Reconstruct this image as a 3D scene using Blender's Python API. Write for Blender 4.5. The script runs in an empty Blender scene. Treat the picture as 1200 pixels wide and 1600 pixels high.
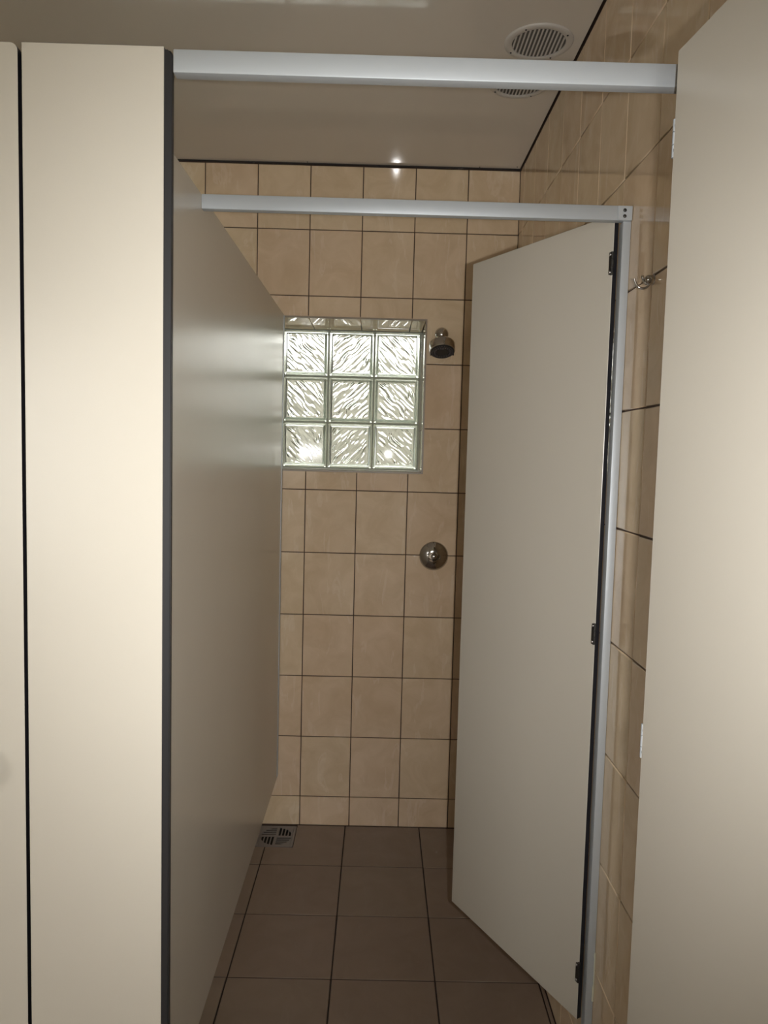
import bpy, bmesh, math, random
from mathutils import Vector, Matrix, noise

random.seed(7)
S = bpy.context.scene
COL = S.collection

# ------------------------------------------------------------------ camera
CAM_POS = Vector((-0.5169, -2.9933, 1.5257))
YAW, PITCH, ROLL, FPX = 0.0081, -0.0764, 0.0257, 1179.4
cy, sy, cp, sp, cr, sr = math.cos(YAW), math.sin(YAW), math.cos(PITCH), math.sin(PITCH), math.cos(ROLL), math.sin(ROLL)
FWD = Vector((sy * cp, cy * cp, sp))
RIGHT0 = Vector((cy, -sy, 0))
UP0 = RIGHT0.cross(FWD)
RIGHT = cr * RIGHT0 + sr * UP0
UP = -sr * RIGHT0 + cr * UP0
cam = bpy.data.cameras.new('camera')
cam.sensor_fit = 'AUTO'
cam.sensor_width = 36
cam.lens = 36 * FPX / 1600
cam.clip_start = 0.01
cam_o = bpy.data.objects.new('camera', cam)
COL.objects.link(cam_o)
cam_o.matrix_world = Matrix((
    (RIGHT.x, UP.x, -FWD.x, CAM_POS.x),
    (RIGHT.y, UP.y, -FWD.y, CAM_POS.y),
    (RIGHT.z, UP.z, -FWD.z, CAM_POS.z),
    (0, 0, 0, 1)))
S.camera = cam_o

# ------------------------------------------------------------------ sky, flash, exposure
SKY = 4.9
FLASH_W = 66.0
world = bpy.data.worlds.new('overcast_sky')
world.use_nodes = True
S.world = world
wb = world.node_tree.nodes['Background']
wb.inputs[0].default_value = (1.0, 0.98, 0.94, 1)
wb.inputs[1].default_value = SKY

fl = bpy.data.lights.new('camera_flash', 'SPOT')          # the camera's own flash, 8 cm to the right of the lens
fl.energy = FLASH_W
fl.color = (1.0, 0.99, 0.975)
fl.shadow_soft_size = 0.012
fl.spot_size = math.radians(92)
fl.spot_blend = 1.0
fl_o = bpy.data.objects.new('camera_flash', fl)
COL.objects.link(fl_o)
fl_o.location = (-0.44, -2.995, 1.527)
fl_o.rotation_euler = (Vector((0.0, 1.0, -0.04))).to_track_quat('-Z', 'Y').to_euler()

S.view_settings.view_transform = 'Standard'
S.view_settings.look = 'None'
S.view_settings.exposure = 0.13
S.view_settings.gamma = 1.0
S.view_settings.use_curve_mapping = False
S.cycles.use_denoising = True
S.cycles.max_bounces = 14
S.cycles.transmission_bounces = 12
S.cycles.sample_clamp_indirect = 20.0
S.cycles.blur_glossy = 0.1

# ------------------------------------------------------------------ materials
def nodes(name):
    m = bpy.data.materials.new(name)
    m.use_nodes = True
    nt = m.node_tree
    return m, nt, nt.nodes['Principled BSDF']

def mat(name, col, rough=0.5, metal=0.0, spec=0.5, trans=0.0, ior=1.5, bump=0.0, bscale=200.0, var=0.0, vscale=6.0):
    m, nt, b = nodes(name)
    b.inputs['Base Color'].default_value = (*col, 1)
    b.inputs['Roughness'].default_value = rough
    b.inputs['Metallic'].default_value = metal
    b.inputs['Specular IOR Level'].default_value = spec
    b.inputs['Transmission Weight'].default_value = trans
    b.inputs['IOR'].default_value = ior
    tc = nt.nodes.new('ShaderNodeTexCoord')
    if var:
        n = nt.nodes.new('ShaderNodeTexNoise')
        n.inputs['Scale'].default_value = vscale
        n.inputs['Detail'].default_value = 4
        nt.links.new(tc.outputs['Object'], n.inputs['Vector'])
        r = nt.nodes.new('ShaderNodeValToRGB')
        r.color_ramp.elements[0].position = 0.3
        r.color_ramp.elements[1].position = 0.7
        r.color_ramp.elements[0].color = (*[c * (1 - var) for c in col], 1)
        r.color_ramp.elements[1].color = (*[min(1, c * (1 + var)) for c in col], 1)
        nt.links.new(n.outputs['Fac'], r.inputs['Fac'])
        nt.links.new(r.outputs['Color'], b.inputs['Base Color'])
    if bump:
        n = nt.nodes.new('ShaderNodeTexNoise')
        n.inputs['Scale'].default_value = bscale
        n.inputs['Detail'].default_value = 2
        nt.links.new(tc.outputs['Object'], n.inputs['Vector'])
        bp = nt.nodes.new('ShaderNodeBump')
        bp.inputs['Strength'].default_value = bump
        bp.inputs['Distance'].default_value = 0.001
        nt.links.new(n.outputs['Fac'], bp.inputs['Height'])
        nt.links.new(bp.outputs['Normal'], b.inputs['Normal'])
    return m

def tile_mat(name, c0, c1, vein, rough, bump, spec=0.5, stretch=(1, 1, 1)):
    """marbled ceramic: every tile object shifts the pattern by its own random value"""
    m, nt, b = nodes(name)
    L = nt.links.new
    tc = nt.nodes.new('ShaderNodeTexCoord')
    oi = nt.nodes.new('ShaderNodeObjectInfo')
    mul = nt.nodes.new('ShaderNodeMath'); mul.operation = 'MULTIPLY'; mul.inputs[1].default_value = 57.0
    L(oi.outputs['Random'], mul.inputs[0])
    add = nt.nodes.new('ShaderNodeVectorMath'); add.operation = 'ADD'
    L(tc.outputs['Object'], add.inputs[0]); L(mul.outputs[0], add.inputs[1])
    n1 = nt.nodes.new('ShaderNodeTexNoise')
    n1.inputs['Scale'].default_value = 9; n1.inputs['Detail'].default_value = 6; n1.inputs['Roughness'].default_value = 0.6
    n1.inputs['Distortion'].default_value = 0.8
    L(add.outputs[0], n1.inputs['Vector'])
    r1 = nt.nodes.new('ShaderNodeValToRGB')
    r1.color_ramp.elements[0].position = 0.32; r1.color_ramp.elements[0].color = (*c0, 1)
    r1.color_ramp.elements[1].position = 0.68; r1.color_ramp.elements[1].color = (*c1, 1)
    L(n1.outputs['Fac'], r1.inputs['Fac'])
    # pale broken veins
    mp = nt.nodes.new('ShaderNodeMapping'); mp.inputs['Rotation'].default_value = (0, 0, 0.35); mp.inputs['Scale'].default_value = (9, 2.2, 3)
    L(add.outputs[0], mp.inputs['Vector'])
    n2 = nt.nodes.new('ShaderNodeTexNoise')
    n2.inputs['Scale'].default_value = 2.4; n2.inputs['Detail'].default_value = 3; n2.inputs['Distortion'].default_value = 1.2
    L(mp.outputs[0], n2.inputs['Vector'])
    r2 = nt.nodes.new('ShaderNodeValToRGB')
    e = r2.color_ramp.elements
    e[0].position = 0.60; e[0].color = (0, 0, 0, 1)
    e[1].position = 0.66; e[1].color = (1, 1, 1, 1)
    e.new(0.72).color = (0, 0, 0, 1)
    L(n2.outputs['Fac'], r2.inputs['Fac'])
    sc = nt.nodes.new('ShaderNodeMath'); sc.operation = 'MULTIPLY'; sc.inputs[1].default_value = 0.3
    L(r2.outputs['Color'], sc.inputs[0])
    mx = nt.nodes.new('ShaderNodeMix'); mx.data_type = 'RGBA'
    L(sc.outputs[0], mx.inputs['Factor']); L(r1.outputs['Color'], mx.inputs['A'])
    mx.inputs['B'].default_value = (*vein, 1)
    # batches fired slightly pinker or yellower
    tint = nt.nodes.new('ShaderNodeMix'); tint.data_type = 'RGBA'; tint.blend_type = 'MULTIPLY'
    fr = nt.nodes.new('ShaderNodeMath'); fr.operation = 'FRACT'; L(mul.outputs[0], fr.inputs[0])
    L(fr.outputs[0], tint.inputs['Factor']); L(mx.outputs['Result'], tint.inputs['A'])
    tint.inputs['B'].default_value = (0.985, 0.945, 0.965, 1)
    L(tint.outputs['Result'], b.inputs['Base Color'])
    b.inputs['Roughness'].default_value = rough
    b.inputs['Specular IOR Level'].default_value = spec
    n3 = nt.nodes.new('ShaderNodeTexNoise')
    mp3 = nt.nodes.new('ShaderNodeMapping'); mp3.inputs['Scale'].default_value = stretch
    L(add.outputs[0], mp3.inputs['Vector']); L(mp3.outputs[0], n3.inputs['Vector'])
    n3.inputs['Scale'].default_value = 40; n3.inputs['Detail'].default_value = 1
    bp = nt.nodes.new('ShaderNodeBump'); bp.inputs['Strength'].default_value = bump; bp.inputs['Distance'].default_value = 0.0006
    L(n3.outputs['Fac'], bp.inputs['Height']); L(bp.outputs['Normal'], b.inputs['Normal'])
    return m

M = {}
M['wall_tile'] = tile_mat('glazed_beige_tile', (0.615, 0.475, 0.31), (0.715, 0.575, 0.40), (0.82, 0.72, 0.58), 0.04, 0.004, 0.5, (0.3, 1.6, 1))
M['floor_tile'] = tile_mat('matt_brown_tile', (0.24, 0.186, 0.144), (0.275, 0.216, 0.17), (0.29, 0.235, 0.185), 0.42, 0.3, 0.4, (4, 4, 4))
M['grout'] = mat('brown_grout', (0.075, 0.045, 0.032), 0.85, bump=0.4, bscale=300)
M['floor_grout'] = mat('dark_floor_grout', (0.03, 0.02, 0.015), 0.9, bump=0.4, bscale=300)
M['hpl'] = mat('cream_laminate', (0.56, 0.522, 0.45), 0.26, spec=0.5, bump=0.08, bscale=700, var=0.015, vscale=3)
M['core'] = mat('black_laminate_core', (0.012, 0.011, 0.014), 0.45)
M['rubber'] = mat('black_rubber', (0.018, 0.018, 0.020), 0.42, bump=0.1, bscale=150)
M['alu'] = mat('anodised_aluminium', (0.46, 0.49, 0.515), 0.5, metal=0.35, bump=0.03, bscale=500)
M['alu_white'] = mat('pale_aluminium', (0.62, 0.64, 0.68), 0.4, metal=0.3, bump=0.03, bscale=500)
M['chrome'] = mat('chrome', (0.54, 0.52, 0.50), 0.08, metal=1.0)
M['steel'] = mat('brushed_steel', (0.42, 0.40, 0.39), 0.35, metal=0.9, bump=0.1, bscale=400)
M['knob'] = mat('grey_knob', (0.44, 0.44, 0.43), 0.4, bump=0.05)
M['dark_steel'] = mat('dark_hinge_metal', (0.06, 0.058, 0.055), 0.35, metal=0.8)
M['grate'] = mat('grey_drain_metal', (0.27, 0.25, 0.25), 0.4, metal=0.5)
M['pit'] = mat('drain_pit', (0.012, 0.010, 0.010), 0.8)
M['black_plastic'] = mat('black_plastic', (0.02, 0.02, 0.023), 0.45)
M['nozzle'] = mat('grey_silicone', (0.10, 0.10, 0.11), 0.5)
M['white_plastic'] = mat('white_plastic', (0.60, 0.58, 0.55), 0.38)
M['plaster'] = mat('cream_plaster', (0.60, 0.55, 0.47), 0.8, bump=0.2, bscale=60)
M['void'] = mat('dark_void', (0.02, 0.017, 0.015), 0.9)
M['vent_back'] = mat('vent_dark_grey', (0.13, 0.122, 0.112), 0.9)  # plain dark grey for the disc behind the slats
M['putty'] = mat('pale_sealant', (0.60, 0.58, 0.45), 0.6)
M['mortar'] = mat('grey_green_mortar', (0.34, 0.37, 0.31), 0.8, bump=0.2, bscale=200)
M['trim'] = mat('beige_edge_trim', (0.30, 0.245, 0.19), 0.4)
M['glass'] = mat('wavy_glass', (0.97, 1.0, 0.96), 0.02, trans=1.0, ior=1.5)
M['rim_glass'] = mat('greenish_rim_glass', (0.90, 0.96, 0.88), 0.16, trans=0.85, ior=1.5)

def ceiling_mat():
    m, nt, b = nodes('glossy_white_ceiling_sheet')
    L = nt.links.new
    b.inputs['Base Color'].default_value = (0.72, 0.68, 0.62, 1)
    b.inputs['Roughness'].default_value = 0.055
    b.inputs['Specular IOR Level'].default_value = 0.42
    tc = nt.nodes.new('ShaderNodeTexCoord')
    mp = nt.nodes.new('ShaderNodeMapping'); mp.inputs['Rotation'].default_value = (0, 0, 0.12); mp.inputs['Scale'].default_value = (30, 1.2, 1)
    L(tc.outputs['Object'], mp.inputs['Vector'])
    n = nt.nodes.new('ShaderNodeTexNoise'); n.inputs['Scale'].default_value = 1.0; n.inputs['Detail'].default_value = 2
    L(mp.outputs[0], n.inputs['Vector'])
    bp = nt.nodes.new('ShaderNodeBump'); bp.inputs['Strength'].default_value = 0.05; bp.inputs['Distance'].default_value = 0.001
    L(n.outputs['Fac'], bp.inputs['Height']); L(bp.outputs['Normal'], b.inputs['Normal'])
    return m
M['ceiling'] = ceiling_mat()

def ground_mat():
    m, nt, b = nodes('garden_ground')
    L = nt.links.new
    tc = nt.nodes.new('ShaderNodeTexCoord')
    n = nt.nodes.new('ShaderNodeTexNoise'); n.inputs['Scale'].default_value = 1.1; n.inputs['Detail'].default_value = 5
    L(tc.outputs['Object'], n.inputs['Vector'])
    r = nt.nodes.new('ShaderNodeValToRGB')
    e = r.color_ramp.elements
    e[0].position = 0.38; e[0].color = (0.05, 0.075, 0.02, 1)
    e[1].position = 0.5; e[1].color = (0.20, 0.20, 0.09, 1)
    e.new(0.58).color = (0.40, 0.35, 0.24, 1)
    e.new(0.7).color = (0.22, 0.21, 0.19, 1)
    L(n.outputs['Fac'], r.inputs['Fac']); L(r.outputs['Color'], b.inputs['Base Color'])
    b.inputs['Roughness'].default_value = 0.9
    return m
M['ground'] = ground_mat()

M['backdrop_wall'] = mat('mottled_grey_backdrop', (0.18, 0.175, 0.15), 0.9, var=0.5, vscale=1.6)  # mottled grey for the added wall outside the glass blocks

def sealant_mat():
    m, nt, b = nodes('patchy_sealant')
    L = nt.links.new
    tc = nt.nodes.new('ShaderNodeTexCoord')
    n = nt.nodes.new('ShaderNodeTexNoise'); n.inputs['Scale'].default_value = 11; n.inputs['Detail'].default_value = 6
    L(tc.outputs['Object'], n.inputs['Vector'])
    r = nt.nodes.new('ShaderNodeValToRGB')
    e = r.color_ramp.elements
    e[0].position = 0.60; e[0].color = (0.022, 0.017, 0.015, 1)
    e[1].position = 0.68; e[1].color = (0.30, 0.27, 0.24, 1)
    L(n.outputs['Fac'], r.inputs['Fac']); L(r.outputs['Color'], b.inputs['Base Color'])
    b.inputs['Roughness'].default_value = 0.7
    return m
M['sealant'] = sealant_mat()

# ------------------------------------------------------------------ mesh helpers
def link(name, me, parent=None):
    o = bpy.data.objects.new(name, me)
    COL.objects.link(o)
    if parent is not None:
        o.parent = parent
    return o

def finish(name, bm, mats, parent=None, smooth=None):
    me = bpy.data.meshes.new(name)
    bmesh.ops.recalc_face_normals(bm, faces=bm.faces[:])
    bm.to_mesh(me); bm.free()
    for m in (mats if isinstance(mats, (list, tuple)) else [mats]):
        me.materials.append(m)
    if smooth is not None:
        for p in me.polygons:
            p.use_smooth = True
        me.set_sharp_from_angle(angle=math.radians(smooth))
    return link(name, me, parent)

def box_into(bm, lo, hi, bevel=0.0, seg=2, edges=None, mi=0):
    lo, hi = Vector(lo), Vector(hi)
    c, d = (lo + hi) / 2, hi - lo
    r = bmesh.ops.create_cube(bm, size=1, matrix=Matrix.Translation(c) @ Matrix.Diagonal((*d, 1)))
    vs = r['verts']
    fs = {f for v in vs for f in v.link_faces}
    for f in fs: f.material_index = mi
    if bevel:
        es = list({e for v in vs for e in v.link_edges})
        bmesh.ops.bevel(bm, geom=es, offset=bevel, segments=seg, profile=0.5, affect='EDGES')
    return vs

def box(name, lo, hi, m, parent=None, bevel=0.0, seg=2):
    bm = bmesh.new()
    box_into(bm, lo, hi, bevel, seg)
    return finish(name, bm, m, parent, 40 if bevel else None)

def cyl_into(bm, p0, p1, r0, r1=None, seg=24, caps=True):
    p0, p1 = Vector(p0), Vector(p1)
    r1 = r0 if r1 is None else r1
    d = p1 - p0
    q = d.to_track_quat('Z', 'Y').to_matrix().to_4x4()
    bmesh.ops.create_cone(bm, cap_ends=caps, segments=seg, radius1=r0, radius2=r1, depth=d.length,
                          matrix=Matrix.Translation((p0 + p1) / 2) @ q)

def lathe_into(bm, prof, mtx, seg=40):
    """prof: list of (radius, height) from axis end to axis end; axis = local Z of mtx"""
    rings = []
    for r, h in prof:
        if r < 1e-6:
            rings.append([bm.verts.new(mtx @ Vector((0, 0, h)))])
        else:
            rings.append([bm.verts.new(mtx @ Vector((r * math.cos(2 * math.pi * i / seg), r * math.sin(2 * math.pi * i / seg), h))) for i in range(seg)])
    for a, b in zip(rings, rings[1:]):
        for i in range(seg):
            j = (i + 1) % seg
            if len(a) == 1 and len(b) == 1: continue
            if len(a) == 1: bm.faces.new((a[0], b[i], b[j]))
            elif len(b) == 1: bm.faces.new((a[i], a[j], b[0]))
            else: bm.faces.new((a[i], a[j], b[j], b[i]))

def lathe(name, prof, mtx, m, parent=None, seg=40, smooth=35):
    bm = bmesh.new(); lathe_into(bm, prof, mtx, seg)
    return finish(name, bm, m, parent, smooth)

def tube_into(bm, pts, radii, seg=12):
    pts = [Vector(p) for p in pts]
    rings = []
    nrm = None
    for i, p in enumerate(pts):
        t = (pts[min(i + 1, len(pts) - 1)] - pts[max(i - 1, 0)]).normalized()
        if nrm is None:
            nrm = t.orthogonal().normalized()
        nrm = (nrm - t * nrm.dot(t)).normalized()
        bn = t.cross(nrm)
        r = radii[i] if isinstance(radii, (list, tuple)) else radii
        rings.append([bm.verts.new(p + r * (math.cos(2 * math.pi * k / seg) * nrm + math.sin(2 * math.pi * k / seg) * bn)) for k in range(seg)])
    for a, b in zip(rings, rings[1:]):
        for k in range(seg):
            bm.faces.new((a[k], a[(k + 1) % seg], b[(k + 1) % seg], b[k]))
    bm.faces.new(rings[0][::-1]); bm.faces.new(rings[-1])

def axis_mtx(origin, zdir, xhint=(1, 0, 0)):
    z = Vector(zdir).normalized()
    x = Vector(xhint); x = (x - z * x.dot(z)).normalized()
    y = z.cross(x)
    o = Vector(origin)
    return Matrix(((x.x, y.x, z.x, o.x), (x.y, y.y, z.y, o.y), (x.z, y.z, z.z, o.z), (0, 0, 0, 1)))

def spline(ctrl, n=8):
    """Catmull-Rom through control points"""
    P = [Vector(c) for c in ctrl]
    P = [2 * P[0] - P[1]] + P + [2 * P[-1] - P[-2]]
    out = []
    for i in range(1, len(P) - 2):
        for k in range(n):
            t = k / n
            a, b, c, d = P[i - 1], P[i], P[i + 1], P[i + 2]
            out.append(0.5 * ((2 * b) + (-a + c) * t + (2 * a - 5 * b + 4 * c - d) * t * t + (-a + 3 * b - 3 * c + d) * t ** 3))
    out.append(P[-2])
    return out

def tag(o, label=None, cat=None, group=None, kind=None):
    if label: o['label'] = label
    if cat: o['category'] = cat
    if group: o['group'] = group
    if kind: o['kind'] = kind
    return o

def thing(name, label, cat, loc=(0, 0, 0), rotz=0.0, group=None):
    o = bpy.data.objects.new(name, None)
    o.empty_display_size = 0.05
    COL.objects.link(o)
    o.location = loc
    o.rotation_euler = (0, 0, rotz)
    return tag(o, label, cat, group)

# ------------------------------------------------------------------ tiles
JOINT = 0.0034
TCACHE = {}
def tile_mesh(poly, m, thick=0.008, rnd=0.0020, key=None):
    """rectilinear polygon (ccw, local XY), rounded front edge at local +Z = 0"""
    if key is not None and key in TCACHE: return TCACHE[key]
    n = len(poly)
    def ring(ins, z):
        out = []
        for i in range(n):
            p, a, b = Vector(poly[i]), Vector(poly[i - 1]), Vector(poly[(i + 1) % n])
            e1, e2 = (p - a).normalized(), (b - p).normalized()
            n1, n2 = Vector((-e1.y, e1.x)), Vector((-e2.y, e2.x))
            q = p + ins * (n1 + n2)
            out.append((q.x, q.y, z))
        return out
    rings = [ring(0, -thick)]
    for k in range(4):
        a = k / 3 * math.pi / 2
        rings.append(ring(rnd * (1 - math.cos(a)), -rnd * (1 - math.sin(a))))
    vs = [v for r in rings for v in r]
    fs = []
    for k in range(len(rings) - 1):
        for i in range(n):
            j = (i + 1) % n
            fs.append((k * n + i, k * n + j, (k + 1) * n + j, (k + 1) * n + i))
    top = (len(rings) - 1) * n
    fs.append(tuple(top + i for i in range(n)))
    me = bpy.data.meshes.new('tile')
    me.from_pydata(vs, [], fs)
    me.materials.append(m)
    for p in me.polygons[n:-1]:
        p.use_smooth = True
    if key is not None: TCACHE[key] = me
    return me

def rect(w, h):
    return [(-w / 2, -h / 2), (w / 2, -h / 2), (w / 2, h / 2), (-w / 2, h / 2)]

def put_rect(parent, name, frame, a0, a1, b0, b1, m, gap=JOINT, jitter=0.00025):
    """frame: 4x4 whose local X,Y span the surface, Z out"""
    w, h = a1 - a0 - gap, b1 - b0 - gap
    if w < 0.004 or h < 0.004: return None
    me = tile_mesh(rect(w, h), m, key=(m.name, round(w, 4), round(h, 4)))
    o = link(name, me, parent)
    o.matrix_basis = frame @ Matrix.Translation(((a0 + a1) / 2, (b0 + b1) / 2, random.uniform(-jitter, jitter)))
    o.matrix_basis = o.matrix_basis @ Matrix.Rotation(random.uniform(-0.0012, 0.0012), 4, 'X') @ Matrix.Rotation(random.uniform(-0.0012, 0.0012), 4, 'Y')
    return o

ZJ = [0.0] + [0.122 + 0.2513 * k for k in range(10)] + [2.625]
XJ = [0.0] + [-(0.1992 + 0.2025 * k) for k in range(12)]
YJ = [0.0] + [-(0.0896 + 0.2029 * k) for k in range(16)]
FXJ = [0.0, -0.0139] + [-(0.3165 + 0.3026 * k) for k in range(5)]
FYJ = [0.0] + [-(0.3013 + 0.3026 * k) for k in range(11)]
CEIL = 2.632
# window niche
NX1, NX0, NZ0, NZ1, NY = -0.347, -1.770, 1.455, 2.050, 0.29
ROOM_L, ROOM_F = -4.0, -4.6

FRAME_BACK = Matrix(((1, 0, 0, 0), (0, 0, -1, 0), (0, 1, 0, 0), (0, 0, 0, 1)))     # X=x, Y=z, out=-y
FRAME_RIGHT = Matrix(((0, 0, -1, 0), (-1, 0, 0, 0), (0, 1, 0, 0), (0, 0, 0, 1)))   # X=-y, Y=z, out=-x
FRAME_FLOOR = Matrix.Identity(4)

# ------------------------------------------------------------------ setting: floor
def rects_minus(bm, x0, x1, z0, z1, holes, place):
    """grid fill of a rectangle minus holes; place(x,z)->Vector front/back"""
    xs = sorted({x0, x1, *[h[0] for h in holes], *[h[1] for h in holes]})
    zs = sorted({z0, z1, *[h[2] for h in holes], *[h[3] for h in holes]})
    for a0, a1 in zip(xs, xs[1:]):
        for b0, b1 in zip(zs, zs[1:]):
            c, d = (a0 + a1) / 2, (b0 + b1) / 2
            if any(h[0] < c < h[1] and h[2] < d < h[3] for h in holes): continue
            place(bm, a0, a1, b0, b1)

DRX0, DRX1, DRY0, DRY1 = -0.962, -0.8155, -0.176, -0.014     # drain square
bm = bmesh.new()
rects_minus(bm, ROOM_L, 0.0, ROOM_F, 0.0, [(DRX0, DRX1, DRY0, DRY1)], lambda b, a0, a1, b0, b1: box_into(b, (a0, b0, -0.05), (a1, b1, -0.0022)))
floor = finish('floor', bm, M['floor_grout'])
tag(floor, kind='structure')
def floor_piece(poly):
    cx = sum(p[0] for p in poly) / len(poly); cyy = sum(p[1] for p in poly) / len(poly)
    me = tile_mesh([(p[0] - cx, p[1] - cyy) for p in poly], M['floor_tile'], 0.007, 0.001)
    o = link('floor_tile', me, floor); o.location = (cx, cyy, 0)
for i in range(len(FXJ) - 1):
    for j in range(len(FYJ) - 1):
        x1, x0, y1, y0 = FXJ[i], FXJ[i + 1], FYJ[j], FYJ[j + 1]
        if x1 - x0 < 0.006: continue
        g = 0.0022
        if j == 0 and x0 < DRX1 and x1 > DRX0:
            # tiles notched around the drain
            X0, X1, Y0, Y1 = x0 + g, x1 - g, y0 + g, y1 - g
            if x1 > DRX1:
                floor_piece([(X0, Y0), (X1, Y0), (X1, Y1), (DRX1 + 0.002, Y1), (DRX1 + 0.002, DRY0 - 0.002), (X0, DRY0 - 0.002)])
            else:
                floor_piece([(X0, Y0), (X1, Y0), (X1, DRY0 - 0.002), (DRX0 - 0.002, DRY0 - 0.002), (DRX0 - 0.002, Y1), (X0, Y1)])
            continue
        o = put_rect(floor, 'floor_tile', FRAME_FLOOR, x0, x1, y0, y1, M['floor_tile'], 0.0042, 0.0002)
# far part of the floor, out of the picture: joined
bm = bmesh.new()
x = FXJ[-1]
while x > ROOM_L + 0.3:
    y = 0.0
    while y > ROOM_F + 0.3:
        box_into(bm, (x - 0.3006, y - 0.3006, -0.007), (x - 0.002, y - 0.002, 0)); y -= 0.3026
    x -= 0.3026
y = FYJ[-1]
while y > ROOM_F + 0.3:
    for i in range(1, len(FXJ) - 1):
        box_into(bm, (FXJ[i + 1] + 0.002, y - 0.3006, -0.007), (FXJ[i] - 0.002, y - 0.002, 0))
    y -= 0.3026
o = finish('far_floor_tiles', bm, M['floor_tile'], floor); tag(o, kind='stuff')

# ------------------------------------------------------------------ setting: back wall
W2X1, W2X0 = -1.835, -2.655
HOLES = [(NX0, NX1, NZ0, NZ1), (W2X0, W2X1, NZ0, NZ1)]
bm = bmesh.new()
rects_minus(bm, ROOM_L, 0.12, -0.05, 2.72, [(h[0] - 0.005, h[1] + 0.005, h[2] - 0.005, h[3] + 0.005) for h in HOLES], lambda b, a0, a1, b0, b1: box_into(b, (a0, 0.0036, b0), (a1, NY + 0.10, b1)))
wall_back = finish('wall_back', bm, M['grout'])
tag(wall_back, kind='structure')

def wall_cell(x0, x1, z0, z1):
    for h in HOLES:
        ox0, ox1, oz0, oz1 = max(x0, h[0]), min(x1, h[1]), max(z0, h[2]), min(z1, h[3])
        if ox1 - ox0 < 1e-4 or oz1 - oz0 < 1e-4: continue
        fx, fz = (ox1 - ox0) > (x1 - x0) - 1e-4, (oz1 - oz0) > (z1 - z0) - 1e-4
        if fx and fz: return
        if fx:
            if oz0 > z0 + 1e-4: return wall_cell(x0, x1, z0, oz0 + JOINT / 2 - 0.002)
            return wall_cell(x0, x1, oz1 - JOINT / 2 + 0.002, z1)
        if fz:
            if ox0 > x0 + 1e-4:
                wall_cell(x0, ox0 - 0.001, z0, z1)
                if ox1 < x1 - 1e-4: wall_cell(ox1 + 0.001, x1, z0, z1)
                return
            return wall_cell(ox1 + 0.001, x1, z0, z1)
        g = JOINT / 2
        X0, X1, Z0, Z1 = x0 + g, x1 - g, z0 + g, z1 - g
        right = ox0 <= x0 + 1e-4          # hole eats the left side
        low = oz0 <= z0 + 1e-4            # hole eats the lower side
        if right and low: poly = [(ox1 + g, Z0), (X1, Z0), (X1, Z1), (X0, Z1), (X0, oz1 + g), (ox1 + g, oz1 + g)]
        elif right: poly = [(X0, Z0), (X1, Z0), (X1, Z1), (ox1 + g, Z1), (ox1 + g, oz0 - g), (X0, oz0 - g)]
        elif low: poly = [(X0, Z0), (ox0 - g, Z0), (ox0 - g, oz1 + g), (X1, oz1 + g), (X1, Z1), (X0, Z1)]
        else: poly = [(X0, Z0), (X1, Z0), (X1, oz0 - g), (ox0 - g, oz0 - g), (ox0 - g, Z1), (X0, Z1)]
        cx = sum(p[0] for p in poly) / 6; cz = sum(p[1] for p in poly) / 6
        me = tile_mesh([(p[0] - cx, p[1] - cz) for p in poly], M['wall_tile'])
        o = link('wall_tile', me, wall_back)
        o.matrix_basis = FRAME_BACK @ Matrix.Translation((cx, cz, 0))
        return
    put_rect(wall_back, 'wall_tile', FRAME_BACK, x0, x1, z0, z1, M['wall_tile'])
for i in range(len(XJ) - 1):
    for k in range(len(ZJ) - 1):
        wall_cell(XJ[i + 1], XJ[i], ZJ[k], ZJ[k + 1])
bm = bmesh.new()
x = XJ[-1]
while x > ROOM_L + 0.2:
    for k in range(len(ZJ) - 1):
        z0, z1 = ZJ[k], ZJ[k + 1]
        if x > W2X0 and z1 > NZ0 and z0 < NZ1: continue
        box_into(bm, (x - 0.2011, 0, z0 + 0.0014), (x - 0.0014, 0.008, z1 - 0.0014))
    x -= 0.2025
o = finish('far_wall_tiles', bm, M['wall_tile'], wall_back); tag(o, kind='stuff')
# dark, patchy sealant in the gap under the ceiling
def bead(name, along, parent, n=110):
    bm = bmesh.new()
    prev = None
    for i in range(n + 1):
        t = i / n
        w = 0.0045 + 0.0035 * noise.noise((t * 23, 3.1, along == 'x'))
        d = 0.003 + 0.004 * max(0, noise.noise((t * 31, 9.7, along == 'x')))
        zt = CEIL - 0.0005
        if along == 'x':
            x = -2.6 + 2.6 * t; ring = [(x, 0.006, zt), (x, -d, zt), (x, -d, zt - w), (x, 0.006, zt - w)]
        else:
            y = -3.2 * (1 - t); ring = [(0.006, y, zt), (-d, y, zt), (-d, y, zt - w), (0.006, y, zt - w)]
        ring = [bm.verts.new(v) for v in ring]
        if prev:
            for k in range(4):
                bm.faces.new((prev[k], prev[(k + 1) % 4], ring[(k + 1) % 4], ring[k]))
        prev = ring
    return finish(name, bm, M['sealant'], parent)
bead('sealant_bead', 'x', wall_back)

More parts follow.
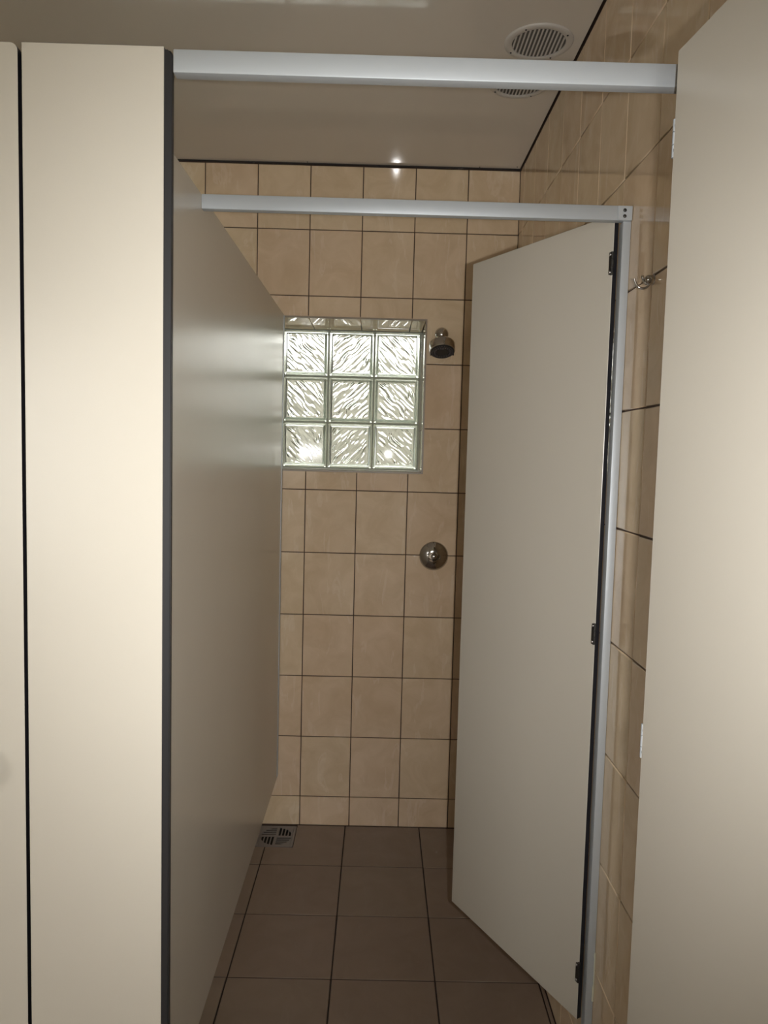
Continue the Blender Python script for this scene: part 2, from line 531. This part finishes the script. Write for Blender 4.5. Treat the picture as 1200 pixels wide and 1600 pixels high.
# ------------------------------------------------------------------ setting: right wall
DAYLIGHT_HOLE = (-4.40, -3.28, 0.0, 2.15)             # added opening behind the camera, unseen, lets daylight onto the partition
bm = bmesh.new()
rects_minus(bm, ROOM_F, 0.0036, -0.05, 2.72, [DAYLIGHT_HOLE], lambda b, a0, a1, b0, b1: box_into(b, (0.0036, a0, b0), (0.12, a1, b1)))
wall_right = finish('wall_right', bm, M['grout'])
tag(wall_right, kind='structure')
for i in range(len(YJ) - 1):
    for k in range(len(ZJ) - 1):
        put_rect(wall_right, 'wall_tile', FRAME_RIGHT, -YJ[i], -YJ[i + 1], ZJ[k], ZJ[k + 1], M['wall_tile'])
bm = bmesh.new()
y = YJ[-1]
while y > ROOM_F + 0.2:
    for k in range(len(ZJ) - 1):
        if y - 0.2015 < DAYLIGHT_HOLE[1] and y > DAYLIGHT_HOLE[0] and ZJ[k] < DAYLIGHT_HOLE[3]: continue
        box_into(bm, (0, y - 0.2015, ZJ[k] + 0.0014), (0.008, y - 0.0014, ZJ[k + 1] - 0.0014))
    y -= 0.2029
o = finish('far_wall_tiles', bm, M['wall_tile'], wall_right); tag(o, kind='stuff')


# ------------------------------------------------------------------ setting: other walls, ceiling
wall_left = box('wall_left', (ROOM_L - 0.12, ROOM_F, -0.05), (ROOM_L, 0.0022, 2.72), M['plaster'])
tag(wall_left, kind='structure')
bm = bmesh.new()
rects_minus(bm, ROOM_L - 0.12, 0.12, -0.05, 2.72, [(-3.2, -1.9, 0.9, 2.1)],  # added opening out of view, lets in ambient daylight
            lambda b, a0, a1, b0, b1: box_into(b, (a0, ROOM_F - 0.15, b0), (a1, ROOM_F, b1)))
wall_front = finish('wall_front', bm, M['plaster'])
tag(wall_front, kind='structure')
ceiling = box('ceiling', (ROOM_L, ROOM_F, CEIL), (-0.004, -0.004, CEIL + 0.012), M['ceiling'])
tag(ceiling, kind='structure')
slab = box('roof_slab', (ROOM_L - 0.12, ROOM_F - 0.15, 2.72), (0.12, NY + 0.10, 2.85), M['void'], ceiling)
for (x, y) in ((-0.82, -0.012), (-0.018, -0.022), (-0.16, -0.01)):
    lathe('ceiling_nail', [(0, -0.0015), (0.0022, -0.001), (0.003, 0)], Matrix.Translation((x, y, CEIL)), M['core'], ceiling, 10)

# ground outside, seen broken up through the glass blocks
gr = box('ground_outside', (-14, -14, -0.6), (12, 14, -0.3), M['ground'])
tag(gr, kind='structure')
gw = box('wall_backdrop', (-9, 3.2, -0.4), (6, 3.4, 2.3), M['backdrop_wall'])  # wall added outside to put grey tones into the glass blocks
tag(gw, kind='structure')

# ------------------------------------------------------------------ windows of glass blocks
BP, BS = 0.1965, 0.1885
def pane_mesh(direction, seed, n=100, half=0.079):
    """front face flat, rear face moulded with slanting waves"""
    bm = bmesh.new()
    def h(u, v):
        a = (u + direction * v) / math.sqrt(2)          # across the waves
        b = (u - direction * v) / math.sqrt(2)          # along the waves
        w = noise.noise((b * 15 + seed, a * 22, 1.7)) * 1.5
        amp = 0.55 + 0.8 * noise.noise((a * 40, b * 22, seed))
        s = amp * math.sin(2 * math.pi * a / 0.0185 + 5.0 * w + seed)
        s += 1.5 * noise.noise((a * 95 + seed * 3, b * 15, 4.4))
        s += 0.55 * noise.noise((a * 190, b * 22 + seed, 8.1))
        edge = min(1.0, (half - max(abs(u), abs(v))) / 0.010)
        return 0.0055 + 0.0036 * s * max(0.0, edge)
    fr, bk = [], []
    for j in range(n + 1):
        for i in range(n + 1):
            u, v = -half + 2 * half * i / n, -half + 2 * half * j / n
            bk.append(bm.verts.new((u, 0.006 + h(u, v), v)))
    fr = [bm.verts.new((sx * half, 0, sz * half)) for sx, sz in ((-1, -1), (1, -1), (1, 1), (-1, 1))]
    N = n + 1
    for j in range(n):
        for i in range(n):
            f = bm.faces.new((bk[j * N + i], bk[j * N + i + 1], bk[(j + 1) * N + i + 1], bk[(j + 1) * N + i]))
    bm.faces.new(fr)
    lo = [bk[i] for i in range(N)]; hi = [bk[n * N + i] for i in range(N)]
    lf = [bk[j * N] for j in range(N)]; rt = [bk[j * N + n] for j in range(N)]
    bm.faces.new([fr[0], fr[1]] + lo[::-1]); bm.faces.new([fr[3], fr[2]] + hi[::-1])
    bm.faces.new([fr[0], fr[3]] + lf[::-1]); bm.faces.new([fr[1], fr[2]] + rt[::-1])
    bmesh.ops.recalc_face_normals(bm, faces=bm.faces[:])
    me = bpy.data.meshes.new('pane')
    bm.to_mesh(me); bm.free()
    me.materials.append(M['glass'])
    for p in me.polygons[:n * n]: p.use_smooth = True
    me.set_sharp_from_angle(angle=math.radians(60))
    return me

def rim_mesh():
    """hollow square ring of pressed glass with a stepped, rounded front"""
    bm = bmesh.new()
    o2 = BS / 2
    prof = [(o2, 0.082), (o2, 0.006), (o2 - 0.003, 0.001), (o2 - 0.006, 0.0), (o2 - 0.008, 0.002), (o2 - 0.0105, 0.002), (0.0822, 0.0), (0.0800, 0.002), (0.0800, 0.020), (0.086, 0.030), (0.086, 0.082)]
    rings = [[bm.verts.new((sx * r, y, sz * r)) for sx, sz in ((-1, -1), (1, -1), (1, 1), (-1, 1))] for r, y in prof]
    rings.append(rings[0])
    for a, b in zip(rings, rings[1:]):
        for k in range(4):
            bm.faces.new((a[k], a[(k + 1) % 4], b[(k + 1) % 4], b[k]))
    bmesh.ops.recalc_face_normals(bm, faces=bm.faces[:])
    me = bpy.data.meshes.new('block_rim')
    bm.to_mesh(me); bm.free()
    me.materials.append(M['rim_glass'])
    return me

PANES = {d: [pane_mesh(d, s) for s in (1.3, 5.9, 11.2)] for d in (1, -1)}
RIM = rim_mesh()
def glass_window(name, x_right, cols, nx0):
    w = bpy.data.objects.new(name, None)
    COL.objects.link(w)
    tag(w, kind='structure')
    zb = NZ0 + 0.0055
    xr = x_right - 0.005
    # mortar bed: grid of thin bars
    bm = bmesh.new()
    y0, y1 = NY + 0.004, NY + 0.082
    for r in range(4):
        z = zb + BP * r
        box_into(bm, (nx0, y0, max(NZ0, z - 0.004)), (x_right, y1, min(NZ1, z + 0.004)))
    for c in range(cols + 1):
        x = xr - BP * c
        a, b = x - 0.004, x + 0.004
        if c == 0: b = x_right
        if c == cols: a = nx0
        for r in range(3):
            z = zb + BP * r
            box_into(bm, (a, y0, z + 0.004), (b, y1, z + BP - 0.004))
    finish('mortar', bm, M['mortar'], w)
    for c in range(cols):
        for r in range(3):
            x, z = xr - BP * (c + 0.5), zb + BP * (r + 0.5)
            b = link('glass_block', RIM, w)
            b.location = (x, NY, z)
            d = 1 if c % 2 == 0 else -1
            p = link('pane', PANES[d][(c * 2 + r) % 3], b)
            p.location = (0, 0.003, 0)
    # tiled reveals
    fr = Matrix(((1, 0, 0, 0), (0, -1, 0, 0), (0, 0, -1, NZ1), (0, 0, 0, 1)))          # top, faces down
    xs = [x_right] + [v for v in XJ if nx0 < v < x_right - 0.01] + [nx0]
    for a1, a0 in zip(xs, xs[1:]):
        put_rect(w, 'reveal_tile', fr, a0, a1, -NY, -0.001, M['wall_tile'], 0.002)
    fb = Matrix(((1, 0, 0, 0), (0, 1, 0, 0), (0, 0, 1, NZ0), (0, 0, 0, 1)))            # sill, faces up
    for a1, a0 in zip(xs, xs[1:]):
        put_rect(w, 'sill_tile', fb, a0, a1, 0.001, NY, M['wall_tile'], 0.002)
    f_r = Matrix(((0, 0, -1, x_right), (-1, 0, 0, 0), (0, 1, 0, 0), (0, 0, 0, 1)))     # right jamb, faces -x
    f_l = Matrix(((0, 0, 1, nx0), (1, 0, 0, 0), (0, 1, 0, 0), (0, 0, 0, 1)))           # left jamb, faces +x
    zs = [NZ0] + [v for v in ZJ if NZ0 < v < NZ1] + [NZ1]
    for b0, b1 in zip(zs, zs[1:]):
        put_rect(w, 'jamb_tile', f_r, -NY, -0.001, b0, b1, M['wall_tile'], 0.002)
        put_rect(w, 'jamb_tile', f_l, 0.001, NY, b0, b1, M['wall_tile'], 0.002)
    # thin edge trim around the niche mouth
    t, q = 0.0045, 0.0035
    for lo, hi in (((nx0 - t, -q, NZ1 - 0.002), (x_right + t, 0.006, NZ1 + t)), ((nx0 - t, -q, NZ0 - t), (x_right + t, 0.006, NZ0 + 0.002)),
                   ((x_right - 0.002, -q, NZ0), (x_right + t, 0.006, NZ1)), ((nx0 - t, -q, NZ0), (nx0 + 0.002, 0.006, NZ1))):
        box('edge_trim', lo, hi, M['trim'], w, 0.001, 1)
    return w
glass_window('window_1', NX1, 7, NX0)
glass_window('window_2', W2X1, 4, W2X0)

# ------------------------------------------------------------------ cubicle panels
TOP, BOT, TH = 2.055, 0.205, 0.013
FY = -1.95                                    # face of the cubicle fronts

def laminate(name, lo, hi, parent=None, thin=0):
    """compact board: cream faces, black core on the edges; thin = axis of thickness"""
    bm = bmesh.new()
    box_into(bm, lo, hi)
    bm.normal_update()
    for f in bm.faces:
        f.material_index = 0 if abs(f.normal[thin]) > 0.9 else 1
    bmesh.ops.bevel(bm, geom=bm.edges[:], offset=0.0007, segments=1, affect='EDGES', material=-1)
    return finish(name, bm, [M['hpl'], M['core']], parent)

# side partition between the cubicles
pt = thing('cubicle_partition', 'tall cream side partition running back to the tiled wall beside the glass blocks', 'partition', (-0.9065, -0.97, 0))
laminate('panel', (-0.0065, -0.966, BOT), (0.0065, 0.9665, TOP), pt, 0)
bm = bmesh.new()
box_into(bm, (0.0066, 0.944, BOT + 0.005), (0.0086, 0.9685, TOP - 0.004))
box_into(bm, (-0.0086, 0.944, BOT + 0.005), (-0.0066, 0.9685, TOP - 0.004))
box_into(bm, (-0.0086, 0.9668, BOT + 0.005), (0.0086, 0.9688, TOP - 0.004))
tag(finish('wall_channel', bm, M['alu'], pt), 'thin aluminium wall channel')

# front panel left of the doorway with its black rubber edge
fp = thing('cubicle_front_panel', 'wide cream front panel with black rubber edge, left of the doorway', 'panel', (-0.909, FY, 0))
laminate('panel', (-0.094, 0, 0.15), (0.094, TH, TOP + 0.001), fp, 1)
bm = bmesh.new()
out = [(0.0942, 0.15), (0.1045, 0.15), (0.1045, TOP - 0.010), (0.1038, TOP - 0.006), (0.1018, TOP - 0.0035), (0.0990, TOP - 0.003), (0.0942, TOP - 0.003)]
def prism(bm, outline, y0, y1):
    a = [bm.verts.new((p[0], y0, p[1])) for p in outline]
    b = [bm.verts.new((p[0], y1, p[1])) for p in outline]
    n = len(a)
    bm.faces.new(a); bm.faces.new(b[::-1])
    for i in range(n):
        bm.faces.new((a[i], a[(i + 1) % n], b[(i + 1) % n], b[i]))
prism(bm, out, 0.001, 0.0115)
vedge = [e for e in bm.edges if abs(e.verts[0].co.y - 0.001) < 1e-5 and abs(e.verts[1].co.y - 0.001) < 1e-5 and min(e.verts[0].co.x, e.verts[1].co.x) > 0.1]
bmesh.ops.bevel(bm, geom=vedge, offset=0.0025, segments=3, affect='EDGES')
tag(finish('edge_strip', bm, M['rubber'], fp, 50), 'black rubber edge strip')
bm = bmesh.new(); box_into(bm, (-0.112, TH + 0.0005, 0.16), (-0.078, TH + 0.012, TOP - 0.004), 0.002)
tag(finish('gap_strip', bm, M['rubber'], fp, 40), 'added black strip that darkens the gap')  # black strip added behind the gap so it reads dark

# neighbouring door at the left edge of the picture
nd = thing('cubicle_door', 'closed cream cubicle door with a grey knob, at the far left edge', 'door', (-1.008, FY, 0))
bm = bmesh.new()
w, r = 0.62, 0.010
pts = [(-w, 0.17), (0, 0.17)] + [(-r + r * math.cos(a * math.pi / 8), TOP - r + r * math.sin(a * math.pi / 8)) for a in range(5)] + [(-w, TOP)]
prism(bm, pts, 0.0, TH)
bm.normal_update()
for f in bm.faces: f.material_index = 0 if abs(f.normal.y) > 0.9 else 1
finish('panel', bm, [M['hpl'], M['core']], nd)
kn = lathe('door_knob', [(0, 0.036), (0.014, 0.0355), (0.024, 0.033), (0.0292, 0.028), (0.030, 0.022), (0.0285, 0.010), (0.027, 0.002), (0.027, 0.0)],
           axis_mtx((-0.0638, 0, 1.071), (0, -1, 0)), M['knob'], nd, 40, 30)
tag(kn, 'round grey door knob')

# narrow panel between the doorway and the right-hand wall
np_ = thing('cubicle_front_panel', 'narrow cream front panel behind the open right door', 'panel', (-0.059, FY, 0))
laminate('panel', (-0.057, 0, 0.15), (0.057, TH, TOP - 0.005), np_, 1)

def hinge(parent, x, y, z0, z1, m, leaf=0.012, r=0.0042):
    """knuckle with a leaf on the door face and two screws, in the door's local frame"""
    bm = bmesh.new()
    zs = [z0 + (z1 - z0) * k / 3 for k in range(4)]
    for k in range(3):
        cyl_into(bm, (x, y, zs[k] + 0.0005), (x, y, zs[k + 1] - 0.0005), r, seg=12)
    box_into(bm, (x - 0.0012, y, z0 + 0.001), (x + leaf, y + 0.0018, z1 - 0.001), 0.0006, 1)
    h = finish('hinge', bm, m, parent, 40)
    bm = bmesh.new()
    for z in (z0 + 0.009, z1 - 0.009):
        lathe_into(bm, [(0, 0.0018), (0.002, 0.0015), (0.0032, 0)], axis_mtx((x + leaf * 0.45, y, z), (0, -1, 0)), 12)
    s = finish('screws', bm, M['steel'], h, 35)
    return h

HZ = [(1.918, 1.967), (1.118, 1.166), (0.332, 0.379)]
# open outer door at the right: local +x runs from hinge edge to free edge, face at local y=0
od = thing('cubicle_door', 'big cream door swung open toward the viewer along the right edge', 'door', (-0.1335, -1.984, 0), math.atan2(-0.113, 0.0125))
laminate('panel', (0, -TH, 0.17), (0.66, 0, TOP - 0.004), od, 1)
# the camera sees the local -y side: face pushed so that it passes through the hinge line
for z0, z1 in HZ:
    hinge(od, -0.0012, -TH + 0.0012, z0, z1, M['alu'], 0.003, 0.0026)
tk = lathe('door_knob', [(0, 0.034), (0.014, 0.0335), (0.024, 0.031), (0.028, 0.026), (0.0285, 0.02), (0.026, 0.0)],
           axis_mtx((0.60, -TH, 1.071), (0, -1, 0)), M['steel'], od, 32, 30)

# inner door, opened into the shower
DA = math.atan2(0.453, -0.2445)
idr = thing('cubicle_door', 'narrow cream inner door standing half open into the shower', 'door', (-0.0305, -1.353, 0), DA)
DL = 0.515
laminate('panel', (0.0, -TH, 0.240), (DL, 0.0, 2.046), idr, 1)
idr_panel = idr.children[0]

# ------------------------------------------------------------------ aluminium rails and post
def rail(name, x0, x1, y0, z0, label, depth=0.020, h=0.030):
    t = thing(name, label, 'rail', ((x0 + x1) / 2, y0, z0))
    w = (x1 - x0) / 2
    box('profile', (-w, 0, 0), (w, depth, h), M['alu'], t, 0.0016, 2)
    return t
r1 = rail('head_rail', -0.8022, -0.1185, FY - 0.003, 2.0215, 'nearest aluminium head rail, spanning the doorway at the top')
r2 = rail('head_rail', -0.8998, -0.0008, -1.377, 2.0255, 'aluminium head rail above the inner door, ending at the right wall')
bm = bmesh.new(); box_into(bm, (0.4190, -0.0015, 0.0005), (0.4488, 0.0, 0.0295), 0.0004, 1)
br = tag(finish('end_bracket', bm, M['alu'], r2), 'square end bracket with two screws')
for z in (0.0085, 0.0205):
    lathe('screw', [(0, 0.0016), (0.0022, 0.0015), (0.0034, 0.0008), (0.0038, 0)], axis_mtx((0.4330, -0.0016, z), (0, -1, 0)), M['dark_steel'], br, 14)

post = thing('door_post', 'slim aluminium post fixed to the right wall beside the inner door', 'post', (-0.0092, -1.372, 0))
box('profile', (-0.0088, 0, 0.0), (0.0084, 0.026, 2.0252), M['alu'], post, 0.0012, 2)
for z0, z1 in HZ:
    # hinge between the post and the inner door, dark metal
    bm = bmesh.new()
    for k in range(3):
        cyl_into(bm, (0, 0, z0 + (z1 - z0) * k / 3 + 0.0004), (0, 0, z0 + (z1 - z0) * (k + 1) / 3 - 0.0004), 0.0038, seg=12)
    box_into(bm, (-0.0005, 0.0015, z0 + 0.001), (0.0065, 0.0036, z1 - 0.001), 0.0005, 1)
    h = finish('hinge', bm, M['dark_steel'], idr, 40)
    h.matrix_basis = Matrix.Translation((-0.0015, 0.0026, 0)) @ Matrix.Rotation(0, 4, 'Z')
    bm = bmesh.new()
    for z in (z0 + 0.006, z1 - 0.006):
        lathe_into(bm, [(0, 0.0016), (0.002, 0.0013), (0.003, 0)], axis_mtx((0.0035, 0.0036, z), (0, 1, 0)), 12)
    finish('screws', bm, M['steel'], h, 35)
# rag of pale sealant at the foot of the post
bm = bmesh.new()
prev = None
for i in range(15):
    t = i / 14
    z = 0.30 + 0.115 * t
    wd = 0.0016 + 0.0022 * abs(noise.noise((t * 6, 2.2, 0.3))) + (0.002 if t < 0.3 else 0)
    ring = [bm.verts.new(v) for v in ((0.0086 - wd, -0.0002, z), (0.0086 - wd * 0.5, -0.0025, z), (0.0088, -0.002, z), (0.0088, 0.002, z))]
    if prev:
        for k in range(4): bm.faces.new((prev[k], prev[(k + 1) % 4], ring[(k + 1) % 4], ring[k]))
    else: bm.faces.new(ring)
    prev = ring
bm.faces.new(prev[::-1])
tag(finish('sealant', bm, M['putty'], post), 'ragged pale sealant')

# ------------------------------------------------------------------ round ceiling vents
def vent(cx, cy_, label):
    t = thing('ceiling_vent', label, 'vent', (cx, cy_, CEIL), 0, None)
    R = 0.091
    dn = Matrix.Diagonal((1, 1, -1, 1))
    lathe('rim', [(0.071, -0.002), (0.071, 0.004), (0.0725, 0.005), (0.080, 0.0055), (0.087, 0.005), (0.0898, 0.0032), (R, 0.0012), (R, 0.0)], dn, M['white_plastic'], t, 56, 35)
    lathe('backing', [(0, 0.0012), (0.0709, 0.0012), (0.0709, 0.0002), (0, 0.0002)], dn, M['vent_back'], t, 40)
    pitch = 0.0105
    for k in range(-6, 7):
        x = k * pitch
        half = math.sqrt(0.0708 ** 2 - x * x)
        if half < 0.012: continue
        bm = bmesh.new()
        # slanted louvre blade
        a = [(x - 0.0032, -0.0015), (x - 0.0024, -0.0013), (x + 0.0006, -0.0050), (x - 0.0004, -0.0052)]
        v0 = [bm.verts.new((p[0], -half, p[1])) for p in a]; v1 = [bm.verts.new((p[0], half, p[1])) for p in a]
        bm.faces.new(v0); bm.faces.new(v1[::-1])
        for i in range(4): bm.faces.new((v0[i], v0[(i + 1) % 4], v1[(i + 1) % 4], v1[i]))
        finish('slat', bm, M['white_plastic'], t)
    for a in (55, 145, 235, 325):
        x, y = 0.081 * math.cos(math.radians(a)), 0.081 * math.sin(math.radians(a))
        lathe('screw', [(0, 0.0022), (0.0018, 0.0018), (0.0027, 0)], Matrix.Translation((x, y, -0.0055)) @ dn, M['black_plastic'], t, 12)
    return t
vent(-0.1195, -0.892, 'round white ceiling vent above the nearest head rail')
vent(-0.128, -0.668, 'round white ceiling vent half hidden behind the nearest head rail')

# ------------------------------------------------------------------ shower head
sh = thing('overhead_shower', 'chrome wall-mounted shower head with black spray face beside the glass blocks', 'shower head', (-0.288, 0, 1.992))
lathe('wall_flange', [(0, 0.020), (0.012, 0.020), (0.013, 0.010), (0.021, 0.005), (0.0235, 0.001), (0.0235, 0.0005), (0, 0.0005)], axis_mtx((0, 0, 0.006), (0, -1, 0)), M['chrome'], sh)
bm = bmesh.new()
bmesh.ops.create_uvsphere(bm, u_segments=32, v_segments=20, radius=0.0265, matrix=Matrix.Translation((0.0, -0.040, 0.0)))
finish('ball_joint', bm, M['chrome'], sh, 80)
tilt = math.radians(64)
fn = Vector((0.03, -math.cos(tilt), -math.sin(tilt))).normalized()   # spray direction
base = Vector((0.0, -0.046, -0.014))
hm = axis_mtx(base, fn)
lathe('body', [(0.010, 0.0), (0.015, 0.006), (0.019, 0.013), (0.030, 0.018), (0.043, 0.022), (0.0480, 0.028), (0.0490, 0.036), (0.0490, 0.060), (0.0478, 0.0625), (0.0455, 0.0625)], hm, M['chrome'], sh, 48, 30)
fc = lathe('spray_face', [(0.0456, 0.060), (0.0456, 0.0635), (0.042, 0.0655), (0.026, 0.0655), (0.025, 0.0645), (0.022, 0.0645), (0.021, 0.066), (0.006, 0.0665), (0, 0.0665)], hm, M['black_plastic'], sh, 48, 25)
tag(fc, 'black spray face')
bm = bmesh.new()
for rr, n in ((0.039, 26), (0.032, 22), (0.0285, 18)):
    for k in range(n):
        a = 2 * math.pi * (k + 0.5 * (rr < 0.035)) / n
        p = hm @ Vector((rr * math.cos(a), rr * math.sin(a), 0.0652)); q = hm @ Vector((rr * math.cos(a), rr * math.sin(a), 0.0684))
        cyl_into(bm, p, q, 0.0016, 0.0011, 8)
nz = finish('nozzles', bm, M['nozzle'], fc, 40); tag(nz, 'rings of small grey nozzles', kind='stuff')
for a in (200, 340):
    p = hm @ Vector((0.0455 * math.cos(math.radians(a)), -0.0455 * abs(math.sin(math.radians(a))) * 1.0, 0.060)); q = p + fn * 0.008
    bm = bmesh.new(); cyl_into(bm, p, q, 0.0035, 0.003, 12)
    finish('grip_lug', bm, M['black_plastic'], sh, 40)

# ------------------------------------------------------------------ shower valve
sv = thing('shower_valve', 'round chrome push-button shower valve on the tiles below the shower head', 'valve', (-0.2895, 0, 1.1255))
vm = axis_mtx((0, 0, 0), (0, -1, 0))
lathe('escutcheon', [(0, 0.0225), (0.018, 0.0225), (0.030, 0.0205), (0.042, 0.0160), (0.051, 0.0095), (0.0565, 0.003), (0.058, 0.0008), (0.058, 0.0004), (0, 0.0004)], vm, M['chrome'], sv, 56, 40)
# eye-shaped ring round the button
bm = bmesh.new()
prof = []
for k in range(40):
    a = 2 * math.pi * k / 40
    r = 0.0185 + 0.0105 * max(0, abs(math.cos(a)) - 0.80) / 0.20
    prof.append((r * math.cos(a), r * math.sin(a)))
def ring_loop(s, z): return [bm.verts.new(vm @ Vector((x * s, y * s, z))) for x, y in prof]
L0, L1, L2, L3 = ring_loop(1.0, 0.020), ring_loop(1.0, 0.0265), ring_loop(0.86, 0.0275), ring_loop(0.80, 0.0228)
for A, B in ((L0, L1), (L1, L2), (L2, L3)):
    for k in range(40):
        bm.faces.new((A[k], A[(k + 1) % 40], B[(k + 1) % 40], B[k]))
finish('eye_ring', bm, M['chrome'], sv, 35)
lathe('push_button', [(0, 0.0335), (0.006, 0.0332), (0.0105, 0.031), (0.0125, 0.027), (0.0125, 0.0224), (0, 0.0224)], vm, M['chrome'], sv, 32, 35)

# ------------------------------------------------------------------ coat hook on the right wall
hk = thing('coat_hook', 'small chrome double coat hook on the right wall beside the inner door post', 'hook', (0, -1.520, 1.872))
HS = Matrix.Diagonal((0.74, 0.8, 0.74, 1))
bm = bmesh.new()
lathe_into(bm, [(0, 0.0155), (0.005, 0.0152), (0.0078, 0.0138), (0.0088, 0.0112), (0.0090, 0.0020), (0.0105, 0.0006), (0, 0.0006)], axis_mtx((0, 0, 0), (-1, 0, 0), (0, 1, 0)), 32)
finish('base', bm, M['chrome'], hk, 35)
bm = bmesh.new()
tube_into(bm, spline([(-0.008, 0.001, -0.006), (-0.013, 0.004, -0.017), (-0.024, 0.007, -0.021), (-0.036, 0.009, -0.016), (-0.0435, 0.010, -0.004), (-0.0455, 0.010, 0.004)]), 0.0031, 12)
bm.transform(HS); finish('lower_prong', bm, M['chrome'], hk, 50)
bm = bmesh.new()
tube_into(bm, spline([(-0.009, 0.0, -0.002), (-0.015, 0.004, -0.009), (-0.021, 0.007, -0.005), (-0.0245, 0.009, 0.006), (-0.0255, 0.010, 0.012)]), [0.0032] * 24 + [0.0036] * 9, 12)
bm.transform(HS); finish('upper_prong', bm, M['chrome'], hk, 50)

# ------------------------------------------------------------------ floor drain
dr = thing('floor_drain', 'square grey metal floor drain grate in the rear corner under the partition', 'drain', ((DRX0 + DRX1) / 2, (DRY0 + DRY1) / 2, 0))
hx, hy = (DRX1 - DRX0) / 2 - 0.0005, (DRY1 - DRY0) / 2 - 0.0005
bm = bmesh.new()
for lo, hi in (((-hx, -hy, -0.030), (hx, hy, -0.026)), ((-hx, -hy, -0.026), (-hx + 0.002, hy, -0.003)), ((hx - 0.002, -hy, -0.026), (hx, hy, -0.003)),
               ((-hx + 0.002, -hy, -0.026), (hx - 0.002, -hy + 0.002, -0.003)), ((-hx + 0.002, hy - 0.002, -0.026), (hx - 0.002, hy, -0.003))):
    box_into(bm, lo, hi)
finish('sump', bm, M['pit'], dr)
bm = bmesh.new()
fw = 0.009
for lo, hi in (((-hx, -hy, -0.003), (-hx + fw, hy, 0.0012)), ((hx - fw, -hy, -0.003), (hx, hy, 0.0012)),
               ((-hx + fw, -hy, -0.003), (hx - fw, -hy + fw, 0.0012)), ((-hx + fw, hy - fw, -0.003), (hx - fw, hy, 0.0012))):
    box_into(bm, lo, hi)
finish('frame', bm, M['grate'], dr)
# grate plate: fine grid with the slots left out; four quadrants of alternating slots inside a circle
bm = bmesh.new()
N = 84
gx, gy = hx - fw - 0.0012, hy - fw - 0.0012
vt = {}
def V(i, j, top):
    k = (i, j, top)
    if k not in vt:
        vt[k] = bm.verts.new((-gx + 2 * gx * i / N, -gy + 2 * gy * j / N, 0.0008 if top else -0.0022))
    return vt[k]
def slot(i, j):
    if not (0 <= i < N and 0 <= j < N): return True
    u, v = (i + 0.5) / N * 2 - 1, (j + 0.5) / N * 2 - 1
    if u * u + v * v > 0.97: return False
    if abs(u) < 0.05 or abs(v) < 0.05: return False
    along_x = (u < 0) == (v > 0)
    c = abs(v) if along_x else abs(u)
    ph = (c - 0.05) / 0.215
    return (ph % 1.0) > 0.36 and ph < 4.4
for i in range(N):
    for j in range(N):
        if slot(i, j): continue
        bm.faces.new((V(i, j, 1), V(i + 1, j, 1), V(i + 1, j + 1, 1), V(i, j + 1, 1)))
        for di, dj, a, b in ((1, 0, (i + 1, j), (i + 1, j + 1)), (-1, 0, (i, j + 1), (i, j)), (0, 1, (i + 1, j + 1), (i, j + 1)), (0, -1, (i, j), (i + 1, j))):
            if slot(i + di, j + dj):
                bm.faces.new((V(*a, 1), V(*a, 0), V(*b, 0), V(*b, 1)))
me = bpy.data.meshes.new('grate'); bm.to_mesh(me); bm.free(); me.materials.append(M['grate'])
tag(link('grate', me, dr), 'slotted grate plate')
